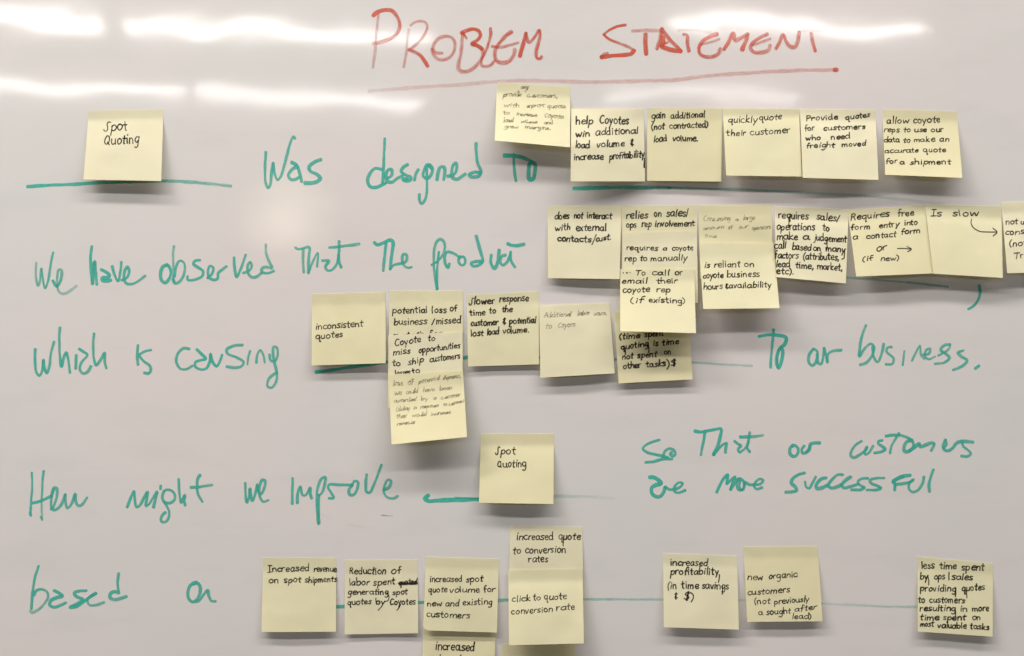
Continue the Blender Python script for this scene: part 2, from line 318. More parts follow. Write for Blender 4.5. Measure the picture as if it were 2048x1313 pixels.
# (label, tile, corners TL TR BR BL in tile units, lift left mm, lift right mm, ink, weight, lines)
# a line is "word x0 x1 baseline0 baseline1 xheight; word ..."
NOTES = [
 ('yellow sticky note reading "Spot Quoting" alone at the upper left of the whiteboard', 'q',
  (583,728, 1072,716, 1058,1190, 548,1180), 6.5, 7.0, 'pen', 2.3,
  ['Spot 680 835 865 855 38', 'Quoting 680 915 950 940 38']),
 ('sticky note in faint brown pen reading "provide any customers", raised above its row', 'a',
  (180,80, 948,120, 945,762, 155,690), 12, 11, 'faded', 1.8,
  ['any 428 518 150 140 22; ^ 390 410 190 190 30; / 470 500 180 175 20', 'provide 240 435 230 225 28; customers, 490 815 235 240 28',
   'with 250 415 335 340 25; spot 490 680 345 340 25; quotes 705 900 350 350 28',
   'to 240 310 415 420 25; increase 380 600 425 440 20; Coyotes 675 885 445 460 28',
   'load 245 350 500 495 25; volume 430 600 505 510 18; and 670 765 518 518 22', 'grow 250 405 560 565 22; margins. 470 745 565 580 22']),
 ('yellow sticky note reading "help Coyotes win additional load volume & increase profitability"', 'b',
  (80,110, 975,110, 993,1012, 70,1012), 4.5, 4.0, 'pen', 2.5,
  ['help 130 350 300 300 60; Coyotes 430 790 295 300 60', 'win 130 305 465 450 50; additional 375 910 440 415 50',
   'load 125 305 600 595 50; volume 390 740 590 575 50; & 810 850 560 560 50', 'increase 105 475 745 740 50; profitability 550 988 740 710 50; | 978 992 830 830 80']),
 ('yellow sticky note reading "gain additional (not contracted) load volume"', 'b',
  (1020,100, 1950,105, 1940,1015, 1020,1005), 3.5, 4.0, 'pen', 2.4,
  ['gain 1070 1245 240 225 50; additional 1310 1735 235 215 45', '(not 1070 1235 375 365 48; contracted) 1295 1775 360 340 45',
   'load 1100 1265 525 515 48; volume. 1335 1650 515 510 46']),
 ('yellow sticky note reading "quickly quote their customer"', 'c',
  (95,100, 1010,110, 1045,925, 135,912), 8, 8, 'pen', 2.1,
  ['quickly 155 510 275 270 45; quote 530 805 250 235 45', 'their 135 375 435 430 45; customer 420 905 430 395 45']),
 ('yellow sticky note reading "Provide quotes for customers who need freight moved"', 'c',
  (1025,110, 1930,115, 1970,965, 1057,940), 8.5, 8, 'pen', 2.2,
  ['Provide 1095 1480 255 235 38; quotes 1570 1865 240 205 38', 'for 1080 1195 375 370 38; customers 1305 1810 370 350 35',
   'who 1095 1270 490 480 35; need 1395 1625 480 465 38', 'freight 1100 1445 580 570 36; moved 1525 1820 570 550 34']),
 ('yellow sticky note reading "allow coyote reps to use our data", right end of top row', 'd',
  (255,165, 1105,190, 1168,948, 288,912), 9, 10, 'pen', 2.1,
  ['allow 300 560 325 325 42; coyote 605 915 325 315 42', 'reps 270 450 425 425 36; to 495 575 425 425 35; use 615 760 425 425 35; our 808 955 425 420 35',
   'data 270 450 540 540 36; to 490 575 545 545 35; make 610 860 540 530 36; an 905 1020 535 535 35',
   'accurate 280 665 665 655 32; quote 715 980 655 650 34', 'for 290 430 785 780 36; a 455 515 790 790 30; shipment 565 1035 795 790 35']),
 # second row
 ('yellow sticky note reading "relies on sales/ops rep involvement", lower half covered', 'e',
  (1012,140, 1950,125, 1950,1040, 1012,1040), 1.2, 1.4, 'pen', 2.4,
  ['relies 1070 1340 295 290 55; on 1415 1510 270 270 48; sales/ 1565 1850 270 265 55', 'ops 1070 1195 405 400 45; rep 1260 1385 400 395 48; involvement 1425 1920 395 385 45']),
 ('yellow sticky note reading "requires a coyote rep to manually", middle one of its overlapping column', 'e',
  (1022,465, 1946,440, 1962,1340, 1010,1340), 3.0, 3.8, 'pen', 2.1,
  ['requires 1070 1465 685 690 38; a 1520 1580 690 690 32; coyote 1635 1900 690 685 38', 'rep 1050 1200 825 825 42; to 1235 1330 820 820 42; manually 1370 1830 825 810 42']),
 ('yellow sticky note reading "(time spent quoting is time not spent on other tasks)", top covered', 'l',
  (185,150, 1160,140, 1215,1045, 245,1098), 3.0, 3.5, 'pen', 2.6,
  ['(time 250 525 520 500 45; spent 580 835 490 470 45', 'quoting 270 640 655 605 48; ~634,585,642,640,638,692; ~330,630,335,680,332,722; is 695 765 605 600 48; time 815 1040 600 575 48',
   'not 290 435 780 770 48; spent 490 745 765 745 48; on 840 935 715 710 42', 'other 300 535 905 890 46; tasks 605 860 885 870 46; ) 870 915 890 890 70; $ 930 1005 865 855 50']),
 ('yellow sticky note reading "To call or email their coyote rep (if existing)"', 'f',
  (103,497, 850,492, 868,1145, 103,1125), 10, 11, 'pen', 2.2,
  ['... 125 218 538 538 30; To 255 360 560 560 34; call 425 600 560 560 34; or 652 735 560 555 34', 'email 115 375 642 640 32; their 465 680 640 640 32',
   'coyote 128 400 738 725 35; rep 465 610 730 730 36', '(if 205 340 845 830 32; existing) 390 760 832 842 33']),
 ('yellow sticky note reading "does not interact with external contacts/cust."', 'e',
  (95,140, 1010,140, 988,1045, 100,1035), 3.2, 4.2, 'pen', 2.5,
  ['does 175 365 305 300 48; not 420 530 295 295 48; interact 580 890 290 300 50', 'with 185 380 450 435 48; external 445 825 445 445 50',
   'contacts 215 635 575 590 46; / 640 695 610 610 70; cust. 690 885 585 550 40']),
 ('yellow sticky note with faint pencil writing "Consuming a large amount of our operators time"', 'g',
  (95,60, 895,55, 905,860, 110,865), 1.4, 1.4, 'pencil', 1.5,
  ['Consuming 145 440 235 225 34; a 495 530 230 230 22; large 580 710 220 215 30', 'amount 140 375 330 310 22; of 415 465 325 320 25; our 530 640 325 300 25; operators 675 880 330 315 25', 'time 160 290 415 415 22']),
 ('yellow sticky note reading "is reliant on coyote business hours & availability"', 'g',
  (100,470, 910,465, 980,1185, 145,1195), 10, 10.5, 'pen', 2.1,
  ['is 155 220 740 740 40; reliant 262 550 740 735 40; on 590 700 735 730 38', 'coyote 140 365 860 850 38; business 400 760 850 840 42', 'hours 145 355 980 975 42; &availability 385 890 970 955 36']),
 ('crowded yellow sticky note reading "requires sales/operations to make a judgement call"', 'g',
  (925,70, 1735,105, 1705,915, 945,845), 6.0, 6.0, 'pen', 2.4,
  ['requires 965 1295 200 215 50; ~1080,190,1083,240,1080,290; sales/ 1380 1635 215 240 50', 'operations 945 1365 330 330 48; to 1450 1525 335 345 45', 'make 945 1180 435 435 46; a 1235 1305 435 435 38; judgement 1355 1712 440 465 42; ~1495,455,1500,500,1498,545',
   'call 920 1050 535 530 44; based 1115 1325 545 555 44; on 1345 1430 555 560 38; many 1480 1695 560 575 40; ~1692,540,1690,600,1684,640,1660,650', 'factors 925 1185 640 640 44; (attributes, 1235 1630 650 660 44',
   'lead 940 1100 735 735 42; time, 1150 1355 745 755 42; market, 1390 1670 755 775 44', 'etc). 945 1135 810 815 42']),
 ('yellow sticky note reading "Requires free form entry into a contact form", with small straight arrow', 'h',
  (85,170, 940,115, 1042,875, 180,910), 8, 7.0, 'pen', 2.2,
  ['Requires 115 550 285 240 42; free 640 825 240 230 42', 'form 120 340 390 380 36; entry 430 660 375 350 36; into 715 860 340 330 34', 'a 140 205 495 490 34; contact 290 625 490 465 36; form 675 895 440 425 36',
   'or 400 520 635 610 45; ~640,600,715,598,795,605; ~745,575,795,605,755,635', '(if 245 370 745 725 34; new) 450 660 735 725 34']),
 ('yellow sticky note reading "Is slow" with a curved arrow pointing right', 'h',
  (945,105, 1795,125, 1812,925, 1040,878), 7.5, 9.0, 'pen', 2.2,
  ['Is 1010 1130 240 238 42; slow 1245 1540 240 235 42', '~1465,270,1460,320,1490,370,1560,408,1650,415,1745,415; ~1700,372,1748,415,1705,460']),
 ('yellow sticky note cut off by the right edge of the photo, beginning "not"', 'h',
  (1795,80, 2640,60, 2680,850, 1862,873), 7, 6.5, 'pen', 2.1,
  ['not 1840 1975 330 325 38; us 2010 2090 328 326 38', 'consi 1840 2080 445 435 40', '(not 1880 2080 575 560 42', 'Tri 1930 2070 710 705 40']),
 # third row
 ('yellow sticky note reading "inconsistent quotes"', 'i',
  (142,108, 1000,85, 1003,918, 135,945), 4.0, 4.5, 'pen', 2.1,
  ['inconsistent 180 735 525 485 44; quotes 180 500 635 610 44']),
 ('yellow sticky note reading "potential loss of business / missed", topmost of three overlapping', 'i',
  (1045,68, 1905,68, 1905,900, 1040,900), 1.4, 1.4, 'pen', 2.2,
  ['potential 1080 1490 335 325 44; loss 1540 1715 330 325 44; of 1750 1835 310 305 40', 'business 1095 1485 470 460 46; / 1540 1570 465 465 45; missed 1590 1885 460 445 46', 'opportunities 1085 1480 624 606 36; for 1510 1655 602 592 36']),
 ('yellow sticky note reading "Coyote to miss opportunities to ship customers", middle of three', 'i',
  (1032,592, 1900,545, 1905,1430, 1030,1440), 3.2, 3.2, 'pen', 2.2,
  ['Coyote 1110 1420 718 665 45; to 1495 1585 660 655 42', 'miss 1085 1290 825 800 42; opportunities 1385 1875 800 735 40', 'to 1075 1175 950 945 42; ship 1260 1450 945 900 42; customers 1515 1875 905 860 42', 'losses 1110 1290 1062 1050 38; to 1310 1405 1040 1030 36']),
 ('yellow sticky note full of faint pencil lines, lowest of three overlapping, bottom lifted', 'j',
  (112,130, 1089,75, 1142,948, 152,1047), 9.0, 9.5, 'pencil', 1.6,
  ['loss 170 305 275 270 40; of 360 435 270 250 40; potential 505 785 250 195 35; shipments, 825 1065 195 165 32', 'We 185 280 400 395 35; could 340 495 385 365 35; have 560 715 355 345 32; been 780 945 340 320 32',
   'awarded 180 470 495 475 30; by 535 630 470 465 32; a 700 740 460 455 28; customer 795 1055 455 410 30', '(delay 210 395 610 590 32; in 435 485 585 580 25; response 530 765 575 550 28; to 825 880 540 535 25; customer) 900 1100 540 490 28',
   'that 210 350 705 690 30; would 420 610 690 670 32; increase 665 930 670 635 28', 'revenue 220 460 800 770 28']),
 ('yellow sticky note reading "Slower response time to the customer" in thick pen', 'k',
  (85,125, 985,78, 990,995, 102,1022), 2.6, 2.6, 'pen', 2.5,
  ['Slower 110 435 250 235 52; response 490 855 215 200 50', 'time 120 320 385 380 44; to 360 450 355 355 42; the 525 655 340 335 42', 'customer 135 475 515 500 46; & 535 575 490 490 48; potential 615 950 490 475 46',
   'lost 135 290 645 635 46; load 335 490 630 615 46; volume. 535 865 610 590 46']),
 ('yellow sticky note with faint pencil writing "Additional labor costs to Coyote"', 'k',
  (990,255, 1870,225, 1935,1108, 1005,1162), 3.2, 3.8, 'pencil', 1.6,
  ['Additional 1050 1390 410 395 38; labor 1465 1625 385 375 35; costs, 1665 1840 385 375 30', 'to 1065 1145 545 545 38; Coyote 1220 1440 540 520 38']),
 # fourth row
 ('yellow sticky note reading "Spot Quoting" on the line after the word "improve"', 'r',
  (660,35, 1340,35, 1335,692, 642,680), 6.0, 6.5, 'pen', 2.3,
  ['Spot 795 985 230 225 40', 'Quoting 812 1085 350 345 42']),
 # fifth row
 ('yellow sticky note reading "Increased revenue on spot shipments"', 'm',
  (155,150, 1010,150, 1005,1018, 135,1022), 3.0, 3.0, 'pen', 2.1,
  ['Increased 205 690 320 305 46; revenue 745 1015 315 315 42', 'on 215 340 450 450 42; spot 395 600 445 435 42; shipments 640 1015 445 430 42']),
 ('yellow sticky note reading "Reduction of labor spent generating spot quotes" with a struck-out word', 'm',
  (1110,175, 1960,175, 1968,1035, 1108,1050), 1.4, 1.6, 'pen', 2.2,
  ['Reduction 1160 1590 340 345 48; of 1645 1770 345 330 46', 'labor 1160 1400 475 470 44; spent 1440 1700 475 460 44; quoted 1740 1955 470 460 42; ~1735,455,1800,440,1760,470,1850,440,1820,470,1900,430,1870,465,1950,430,1920,465,1965,445; ~1740,446,1850,452,1960,448; ~1745,462,1850,462,1955,456',
   'generating 1140 1620 585 580 40; ~1600,560,1625,600,1615,650,1580,665; spot 1665 1845 585 575 38', 'quotes 1140 1420 705 690 40; by 1470 1580 700 695 40; ~1558,690,1530,735,1500,765; Coyotes 1635 1940 700 695 44; ~1765,695,1745,735,1720,765']),
 ('yellow sticky note reading "increased", cut off by the bottom edge of the photo', 'n',
  (80,960, 775,970, 765,1680, 65,1680), 2.0, 2.0, 'pen', 2.5,
  ['increased 192 570 1250 1265 50', 'load 230 450 1368 1368 40']),
 ('yellow sticky note reading "increased spot quote volume for new and existing customers"', 'n',
  (105,355, 808,378, 788,1085, 78,1064), 3.2, 2.6, 'pen', 2.1,
  ['increased 140 455 600 595 35; spot 490 655 598 590 35', 'quote 125 310 700 695 35; volume 330 625 700 695 35; for 660 770 695 690 36', 'new 115 260 833 830 36; and 288 428 833 830 36; existing 458 745 822 812 36', 'customers 108 530 933 948 36']),
 ('yellow sticky note reading "increased quote to conversion rates", lower half covered', 'n',
  (915,62, 1610,68, 1620,760, 905,770), 1.4, 1.4, 'pen', 2.2,
  ['increased 975 1330 190 195 42; quote 1378 1590 190 185 40; | 1418 1432 250 250 50', 'to 940 1020 328 325 40; conversion 1055 1450 322 315 40', 'rates 1090 1280 408 405 40']),
 ('blank yellow sticky note cut off by the bottom edge of the photo', 'n',
  (832,1190, 1540,1195, 1550,1900, 835,1900), 2.0, 2.0, 'pen', 2.0, []),
 ('yellow sticky note reading "click to quote conversion rate"', 'n',
  (897,480, 1612,468, 1625,1190, 905,1208), 7.0, 7.0, 'pen', 2.0,
  ['click 930 1115 790 780 36; to 1135 1210 775 773 36; quote 1240 1460 770 762 36', 'conversion 925 1325 908 885 36; rate 1358 1540 875 860 36']),
 ('yellow sticky note reading "increased profitability (in time savings & $)"', 'o',
  (140,195, 940,228, 960,1025, 150,1000), 4.2, 4.2, 'pen', 2.4,
  ['increased 220 620 335 335 44; profitability 220 745 430 430 44; | 730 748 510 510 60', '(in 185 290 585 585 48; time 340 530 580 580 44; savings 560 850 580 585 44; ~783,545,785,600,782,642', '& 260 300 690 690 45; $) 360 475 700 705 50']),
 ('yellow sticky note reading "new organic customers (not previously a sought after lead)"', 'o',
  (1010,130, 1812,122, 1865,935, 1052,942), 3.4, 3.4, 'pen', 2.0,
  ['new 1050 1225 490 485 40; organic 1280 1590 480 450 40', 'customers 1050 1510 650 620 40', '(not 1125 1300 750 745 40; previously 1340 1720 750 720 38', 'a 1170 1225 865 865 36; sought 1255 1520 865 850 38; after 1560 1800 830 805 36', 'lead) 1535 1745 910 905 34']),
 ('yellow sticky note at lower right reading "less time spent by ops/sales"', 'p',
  (208,140, 1095,215, 1090,1083, 210,1022), 3.6, 3.8, 'pen', 2.4,
  ['less 250 405 280 280 50; time 465 665 285 280 48; spent 720 990 300 300 50', 'by 235 335 410 405 48; ~328,370,338,420,336,472; ops 400 530 410 405 46; | 570 582 415 415 60; sales 600 855 410 415 46', 'providing 235 660 545 550 46; ~650,500,658,560,652,612; quotes 725 1000 545 530 46; ~780,535,785,590,788,625',
   'to 210 295 680 680 44; customers 345 765 680 690 44', 'resulting 230 655 780 780 42; ~648,745,655,800,652,845; in 705 800 785 785 44; more 848 1050 780 780 42', 'time 230 460 885 885 42; spent 505 775 885 885 42; on 845 950 885 885 40', 'most 235 395 965 960 40; valuable 440 785 980 985 40; tasks 820 1055 985 1000 40']),
]
# extra green lines that pass behind the notes: written with board coordinates
WORDS += [
 ('green blank line under the upper row of notes', 'green', 0, 0, 1.0, [
  '8 1 .6|1148,377.5 1170,377 1210,375.5 1290,375.5 1340,376.5', '6 .55 .16|1335,376 1388,378 1460,379 1530,382 1629,387 1700,391 1772,396 1825,401.5 1888,409']),
 ('green blank line under the second row of notes', 'green', 0, 0, 1.0, [
  '5 .3 .6|1600,549 1696,555.5 1770,561.5 1833,567 1896,574']),
 ('green blank line under the third row of notes', 'green', 0, 0, 1.0, [
  '7 1 .8|632,744.5 660,741 700,735 771,725 850,719 935,715.5', '5 .8 .35|930,715.5 1080,716 1230,720 1385,725.5 1445,729 1504,732']),
 ('green blank line behind the bottom row of notes', 'green', 0, 0, 1.0, [
  '7 .95 .6|640,1215 674,1214 690,1213.5 760,1209 837,1205.5 930,1202 1015,1200.5', '5 .6 .35|1015,1200.5 1090,1199.5 1167,1199 1240,1199 1320,1199.5 1400,1200',
  '5 .3 .2|1400,1200 1476,1201 1560,1204 1645,1207.5', '5 .22 .45|1645,1207.5 1720,1211 1800,1214 1860,1213.5']),
]
# ---------------------------------------------------------------- a single-stroke hand (x-height 1, baseline 0)
GLYPH = {
 'a':(.85,'.7,.85 .45,1 .15,.8 .08,.35 .3,.02 .6,.25 .7,.8; .7,.95 .7,.3 .82,.02'),
 'b':(.8,'.1,1.8 .1,.9 .12,.05; .12,.6 .4,.95 .7,.75 .68,.25 .4,0 .12,.15'),
 'c':(.7,'.68,.85 .42,1 .12,.7 .1,.3 .35,.02 .68,.15'),
 'd':(.85,'.68,.75 .4,.95 .12,.65 .12,.25 .35,0 .65,.25; .72,1.8 .7,.9 .75,.03'),
 'e':(.75,'.12,.5 .4,.52 .68,.62 .6,.95 .35,.98 .12,.65 .15,.2 .42,0 .7,.15'),
 'f':(.6,'.62,1.65 .42,1.75 .28,1.4 .27,.6 .25,-.05; .05,.85 .58,.9'),
 'g':(.8,'.68,.85 .4,1 .12,.7 .15,.25 .4,.1 .66,.4; .7,.95 .7,.1 .65,-.55 .4,-.8 .12,-.62'),
 'h':(.8,'.1,1.8 .12,.9 .1,0; .12,.55 .4,.95 .65,.75 .68,0'),
 'i':(.35,'.17,.95 .18,.02; .18,1.38 .2,1.46'),
 'j':(.45,'.3,.95 .3,0 .2,-.6 0,-.65; .3,1.38 .32,1.46'),
 'k':(.75,'.1,1.75 .12,.8 .1,0; .62,.95 .14,.45 .66,0'),
 'l':(.32,'.15,1.75 .14,.9 .17,0'),
 'm':(1.15,'.1,.95 .12,0; .12,.6 .35,.95 .52,.75 .54,.05; .54,.6 .8,.95 .98,.75 1.02,0'),
 'n':(.8,'.1,.95 .12,0; .12,.6 .4,.97 .64,.75 .68,0'),
 'o':(.8,'.42,1 .15,.8 .1,.35 .35,0 .65,.2 .7,.7 .42,1 .32,.95'),
 'p':(.8,'.1,.95 .12,.1 .1,-.75; .12,.65 .4,.98 .7,.7 .62,.2 .35,.03 .12,.2'),
 'q':(.85,'.68,.85 .4,1 .12,.7 .15,.25 .4,.05 .66,.4; .7,.95 .7,.1 .7,-.75 .85,-.6'),
 'r':(.6,'.1,.95 .12,0; .12,.55 .3,.9 .58,.95'),
 's':(.65,'.6,.88 .35,1 .12,.78 .35,.52 .58,.3 .4,.02 .08,.12'),
 't':(.6,'.3,1.5 .28,.6 .32,.05 .5,.02; .02,.98 .58,1.02'),
 'u':(.8,'.1,.95 .1,.3 .32,0 .62,.25; .66,.95 .66,.3 .74,.02'),
 'v':(.7,'.06,.95 .3,.02 .62,.98'),
 'w':(1.05,'.06,.95 .26,.03 .5,.8 .72,.03 .98,.98'),
 'x':(.7,'.08,.95 .62,.02; .62,.95 .08,.02'),
 'y':(.75,'.08,.95 .3,.2 .4,.15; .68,.98 .4,.15 .18,-.7'),
 'A':(.95,'.05,0 .3,.9 .48,1.6 .65,.9 .88,0; .2,.6 .75,.62'),
 'C':(.9,'.82,1.4 .5,1.6 .15,1.2 .1,.5 .38,.03 .82,.18'),
 'I':(.7,'.35,1.55 .35,0; .05,1.57 .65,1.55; .05,0 .68,.02'),
 'P':(.85,'.12,1.5 .14,0; .12,1.5 .55,1.55 .72,1.2 .5,.82 .15,.8'),
 'Q':(1.0,'.7,1.3 .4,1.45 .12,1.0 .12,.4 .42,.0 .75,.35 .75,1.0 .6,1.35; .5,.35 .88,-.05'),
 'R':(.9,'.12,1.5 .14,0; .12,1.5 .55,1.55 .7,1.2 .45,.85 .16,.8; .4,.82 .8,0'),
 'S':(.8,'.85,1.5 .6,1.6 .45,1.2 .48,.5 .35,.0 .1,.05 .02,.35'),
 'T':(.9,'.02,1.45 .88,1.5; .45,1.48 .44,0'),
 'W':(1.2,'.06,1.4 .3,.03 .56,1.0 .82,.03 1.1,1.5'),
 '(':(.45,'.4,1.6 .15,1.1 .1,.4 .38,-.3'),
 ')':(.45,'.05,1.6 .32,1.1 .36,.4 .08,-.3'),
 '/':(.6,'.55,1.5 .3,.7 .05,-.1'),
 '|':(.2,'.1,1.4 .1,.6 .1,-.05'),
 '^':(.5,'.02,0 .25,.9 .48,0'),
 '.':(.3,'.12,.02 .17,.08'),
 ',':(.3,'.18,.12 .14,-.1 .04,-.3'),
 '&':(.7,'.6,1.2 .3,1.3 .12,1.05 .35,.75 .1,.4 .25,.05 .65,.15; .4,1.5 .38,-.2'),
 '$':(.8,'.68,1.25 .35,1.4 .12,1.05 .4,.75 .68,.4 .4,.05 .08,.2; .42,1.6 .4,-.15; .52,1.6 .5,-.15'),
}
# ---------------------------------------------------------------- helpers
def W3(px, py, lift):
    k = (D - lift) / D
    return ((px - CX) * S * k, -lift, Z0 + (CY - py) * S * k)
def mesh_obj(name, verts, faces, mat, parent=None, smooth=False, uvs=None, op=None, origin=None):
    me = bpy.data.meshes.new(name)
    v = np.asarray(verts, dtype=float)
    o0 = np.zeros(3) if origin is None else np.array(origin)
    me.from_pydata((v - o0).tolist(), [], faces)
    if uvs is not None:
        uv = me.uv_layers.new(name='UVMap'); idx = np.empty(len(me.loops), dtype=np.int32)
        me.loops.foreach_get('vertex_index', idx)
        uv.data.foreach_set('uv', np.asarray(uvs, dtype=np.float32)[idx].ravel())
    if op is not None:
        at = me.attributes.new('opacity', 'FLOAT', 'POINT'); at.data.foreach_set('value', np.asarray(op, dtype=np.float32))
    if smooth is True: me.polygons.foreach_set('use_smooth', [True]*len(me.polygons))
    elif smooth: me.polygons.foreach_set('use_smooth', smooth)
    me.materials.append(mat); me.update()
    o = bpy.data.objects.new(name, me); COL.objects.link(o)
    o.location = o0
    if parent is not None:
        o.parent = parent; o.location = o0 - np.array(parent.location)
    return o
def catmull(P, step):
    P = np.asarray(P, float)
    if len(P) == 2: 
        n = max(2, int(np.hypot(*(P[1]-P[0]))/step)+1); t = np.linspace(0,1,n)[:,None]
        return P[0]*(1-t)+P[1]*t
    E = np.vstack([2*P[0]-P[1], P, 2*P[-1]-P[-2]])
    out = []
    for i in range(1, len(E)-2):
        p0,p1,p2,p3 = E[i-1:i+3]
        # centripetal knots
        t0=0; t1=t0+max(np.linalg.norm(p1-p0),1e-6)**.5; t2=t1+max(np.linalg.norm(p2-p1),1e-6)**.5; t3=t2+max(np.linalg.norm(p3-p2),1e-6)**.5
        n = max(2, int(np.linalg.norm(p2-p1)/step)+1)
        t = np.linspace(t1,t2,n,endpoint=False)[:,None]
        A1=(t1-t)/(t1-t0)*p0+(t-t0)/(t1-t0)*p1; A2=(t2-t)/(t2-t1)*p1+(t-t1)/(t2-t1)*p2; A3=(t3-t)/(t3-t2)*p2+(t-t2)/(t3-t2)*p3
        B1=(t2-t)/(t2-t0)*A1+(t-t0)/(t2-t0)*A2; B2=(t3-t)/(t3-t1)*A2+(t-t1)/(t3-t1)*A3
        out.append((t2-t)/(t2-t1)*B1+(t-t1)/(t2-t1)*B2)
    out.append(P[-1:]); return np.vstack(out)

class Ink:
    """collects pen strokes as thin ribbons that follow a surface"""
    def __init__(s, liftf, base): s.v=[]; s.f=[]; s.uv=[]; s.op=[]; s.lf=liftf; s.base=base; s.z=0.0
    def stroke(s, pts, w, o0, o1, step=2.0, wob=.35, dz=1.2e-7):
        c = catmull(pts, step)
        d = np.hypot(*np.diff(c,axis=0).T); L = np.concatenate([[0],np.cumsum(d)])
        if L[-1] < .5: c = np.vstack([c[0], c[0]+[.6,.4]]); L = np.array([0,.7])
        # slight hand wobble
        ph = rng.uniform(0,6.28,4)
        T = np.gradient(c,axis=0); T /= np.maximum(np.linalg.norm(T,axis=1),1e-9)[:,None]
        N = np.stack([-T[:,1],T[:,0]],1)
        c = c + N*(wob*.5*np.sin(L/13+ph[0]) + wob*.3*np.sin(L/5+ph[1]))[:,None]
        r = w/2*(1+.10*np.sin(L/17+ph[2])+.06*np.sin(L/6+ph[3]))
        op = o0+(o1-o0)*L/L[-1]
        # round caps
        caps = np.array([1,.85,.55,.2]); 
        a = c[0]-np.outer(caps,T[0])*w/2*.8; b = c[-1]+np.outer(caps[::-1],T[-1])*w/2*.8
        cc = np.vstack([a,c,b]); NN = np.vstack([np.repeat(N[:1],4,0),N,np.repeat(N[-1:],4,0)])
        rr = np.concatenate([r[0]*np.array([.18,.6,.86,.98]), r, r[-1]*np.array([.98,.86,.6,.18])])
        oo = np.concatenate([[op[0]]*4, op, [op[-1]]*4]); LL = np.concatenate([L[0]-caps*w/2, L, L[-1]+caps[::-1]*w/2])
        n0 = len(s.v)
        off = rng.uniform(0,40)
        for i in range(len(cc)):
            s.z += dz
            for k,sg in enumerate((-1,0,1)):
                p = cc[i]+NN[i]*rr[i]*sg
                s.v.append(W3(p[0],p[1], s.lf(p[0],p[1]) + s.base + s.z))
                s.uv.append((LL[i]/10+off, k/2)); s.op.append(oo[i])
            if i:
                q = n0+3*i
                s.f.append((q-3,q-2,q+1,q)); s.f.append((q-2,q-1,q+2,q+1))
        s.z += dz
    def build(s, name, mat, parent):
        if not s.v: return None
        v = np.array(s.v); return mesh_obj(name, s.v, s.f, mat, parent, True, s.uv, s.op, origin=v.mean(0))

# ---------------------------------------------------------------- materials
def new_mat(name):
    m = bpy.data.materials.new(name); m.use_nodes = True; nt = m.node_tree; nt.nodes.clear()
    return m, nt, nt.nodes, nt.links
def board_bump(nt, nodes, links):
    g = nodes.new('ShaderNodeNewGeometry')
    n1 = nodes.new('ShaderNodeTexNoise'); n1.inputs['Scale'].default_value = 9; n1.inputs['Detail'].default_value = 1.5
    n2 = nodes.new('ShaderNodeTexNoise'); n2.inputs['Scale'].default_value = 150; n2.inputs['Detail'].default_value = 2
    links.new(g.outputs['Position'], n1.inputs['Vector']); links.new(g.outputs['Position'], n2.inputs['Vector'])
    b1 = nodes.new('ShaderNodeBump'); b1.inputs['Strength'].default_value = 1; b1.inputs['Distance'].default_value = BUMP1
    b2 = nodes.new('ShaderNodeBump'); b2.inputs['Strength'].default_value = 1; b2.inputs['Distance'].default_value = BUMP2
    links.new(n1.outputs[0], b1.inputs['Height']); links.new(n2.outputs[0], b2.inputs['Height']); links.new(b1.outputs[0], b2.inputs['Normal'])
    return g, b2.outputs[0]
def mat_board():
    m, nt, N, K = new_mat('whiteboard_enamel')
    out = N.new('ShaderNodeOutputMaterial'); p = N.new('ShaderNodeBsdfPrincipled')
    g, nrm = board_bump(nt, N, K)
    n = N.new('ShaderNodeTexNoise'); n.inputs['Scale'].default_value = 2.6; n.inputs['Detail'].default_value = 3; n.inputs['Roughness'].default_value=.45
    K.new(g.outputs['Position'], n.inputs['Vector'])
    mix = N.new('ShaderNodeMix'); mix.data_type='RGBA'
    rmp = N.new('ShaderNodeMapRange'); rmp.inputs[1].default_value=.38; rmp.inputs[2].default_value=.62
    K.new(n.outputs[0], rmp.inputs[0]); K.new(rmp.outputs[0], mix.inputs[0])
    mix.inputs[6].default_value = (*BOARD_A,1); mix.inputs[7].default_value = (*BOARD_B,1)
    # faint ghosts of wiped ink
    mp = N.new('ShaderNodeMapping'); mp.inputs['Scale'].default_value=(5,1,16); mp.inputs['Rotation'].default_value=(0,.25,0)
    K.new(g.outputs['Position'], mp.inputs['Vector'])
    n3 = N.new('ShaderNodeTexNoise'); n3.inputs['Scale'].default_value=1.4; n3.inputs['Detail'].default_value=6; n3.inputs['Roughness'].default_value=.62
    K.new(mp.outputs[0], n3.inputs['Vector'])
    r3 = N.new('ShaderNodeMapRange'); r3.inputs[1].default_value=.5; r3.inputs[2].default_value=.8; r3.inputs[4].default_value=.26
    K.new(n3.outputs[0], r3.inputs[0])
    mx = N.new('ShaderNodeMix'); mx.data_type='RGBA'; mx.inputs[7].default_value=(.50,.52,.50,1)
    K.new(r3.outputs[0], mx.inputs[0]); K.new(mix.outputs[2], mx.inputs[6])
    K.new(mx.outputs[2], p.inputs['Base Color'])
    rr = N.new('ShaderNodeMapRange'); rr.inputs[3].default_value=ROUGH*.85; rr.inputs[4].default_value=ROUGH*1.25
    K.new(n3.outputs[0], rr.inputs[0]); K.new(rr.outputs[0], p.inputs['Roughness'])
    p.inputs['IOR'].default_value = BIOR
    K.new(nrm, p.inputs['Normal']); K.new(p.outputs[0], out.inputs[0]); return m
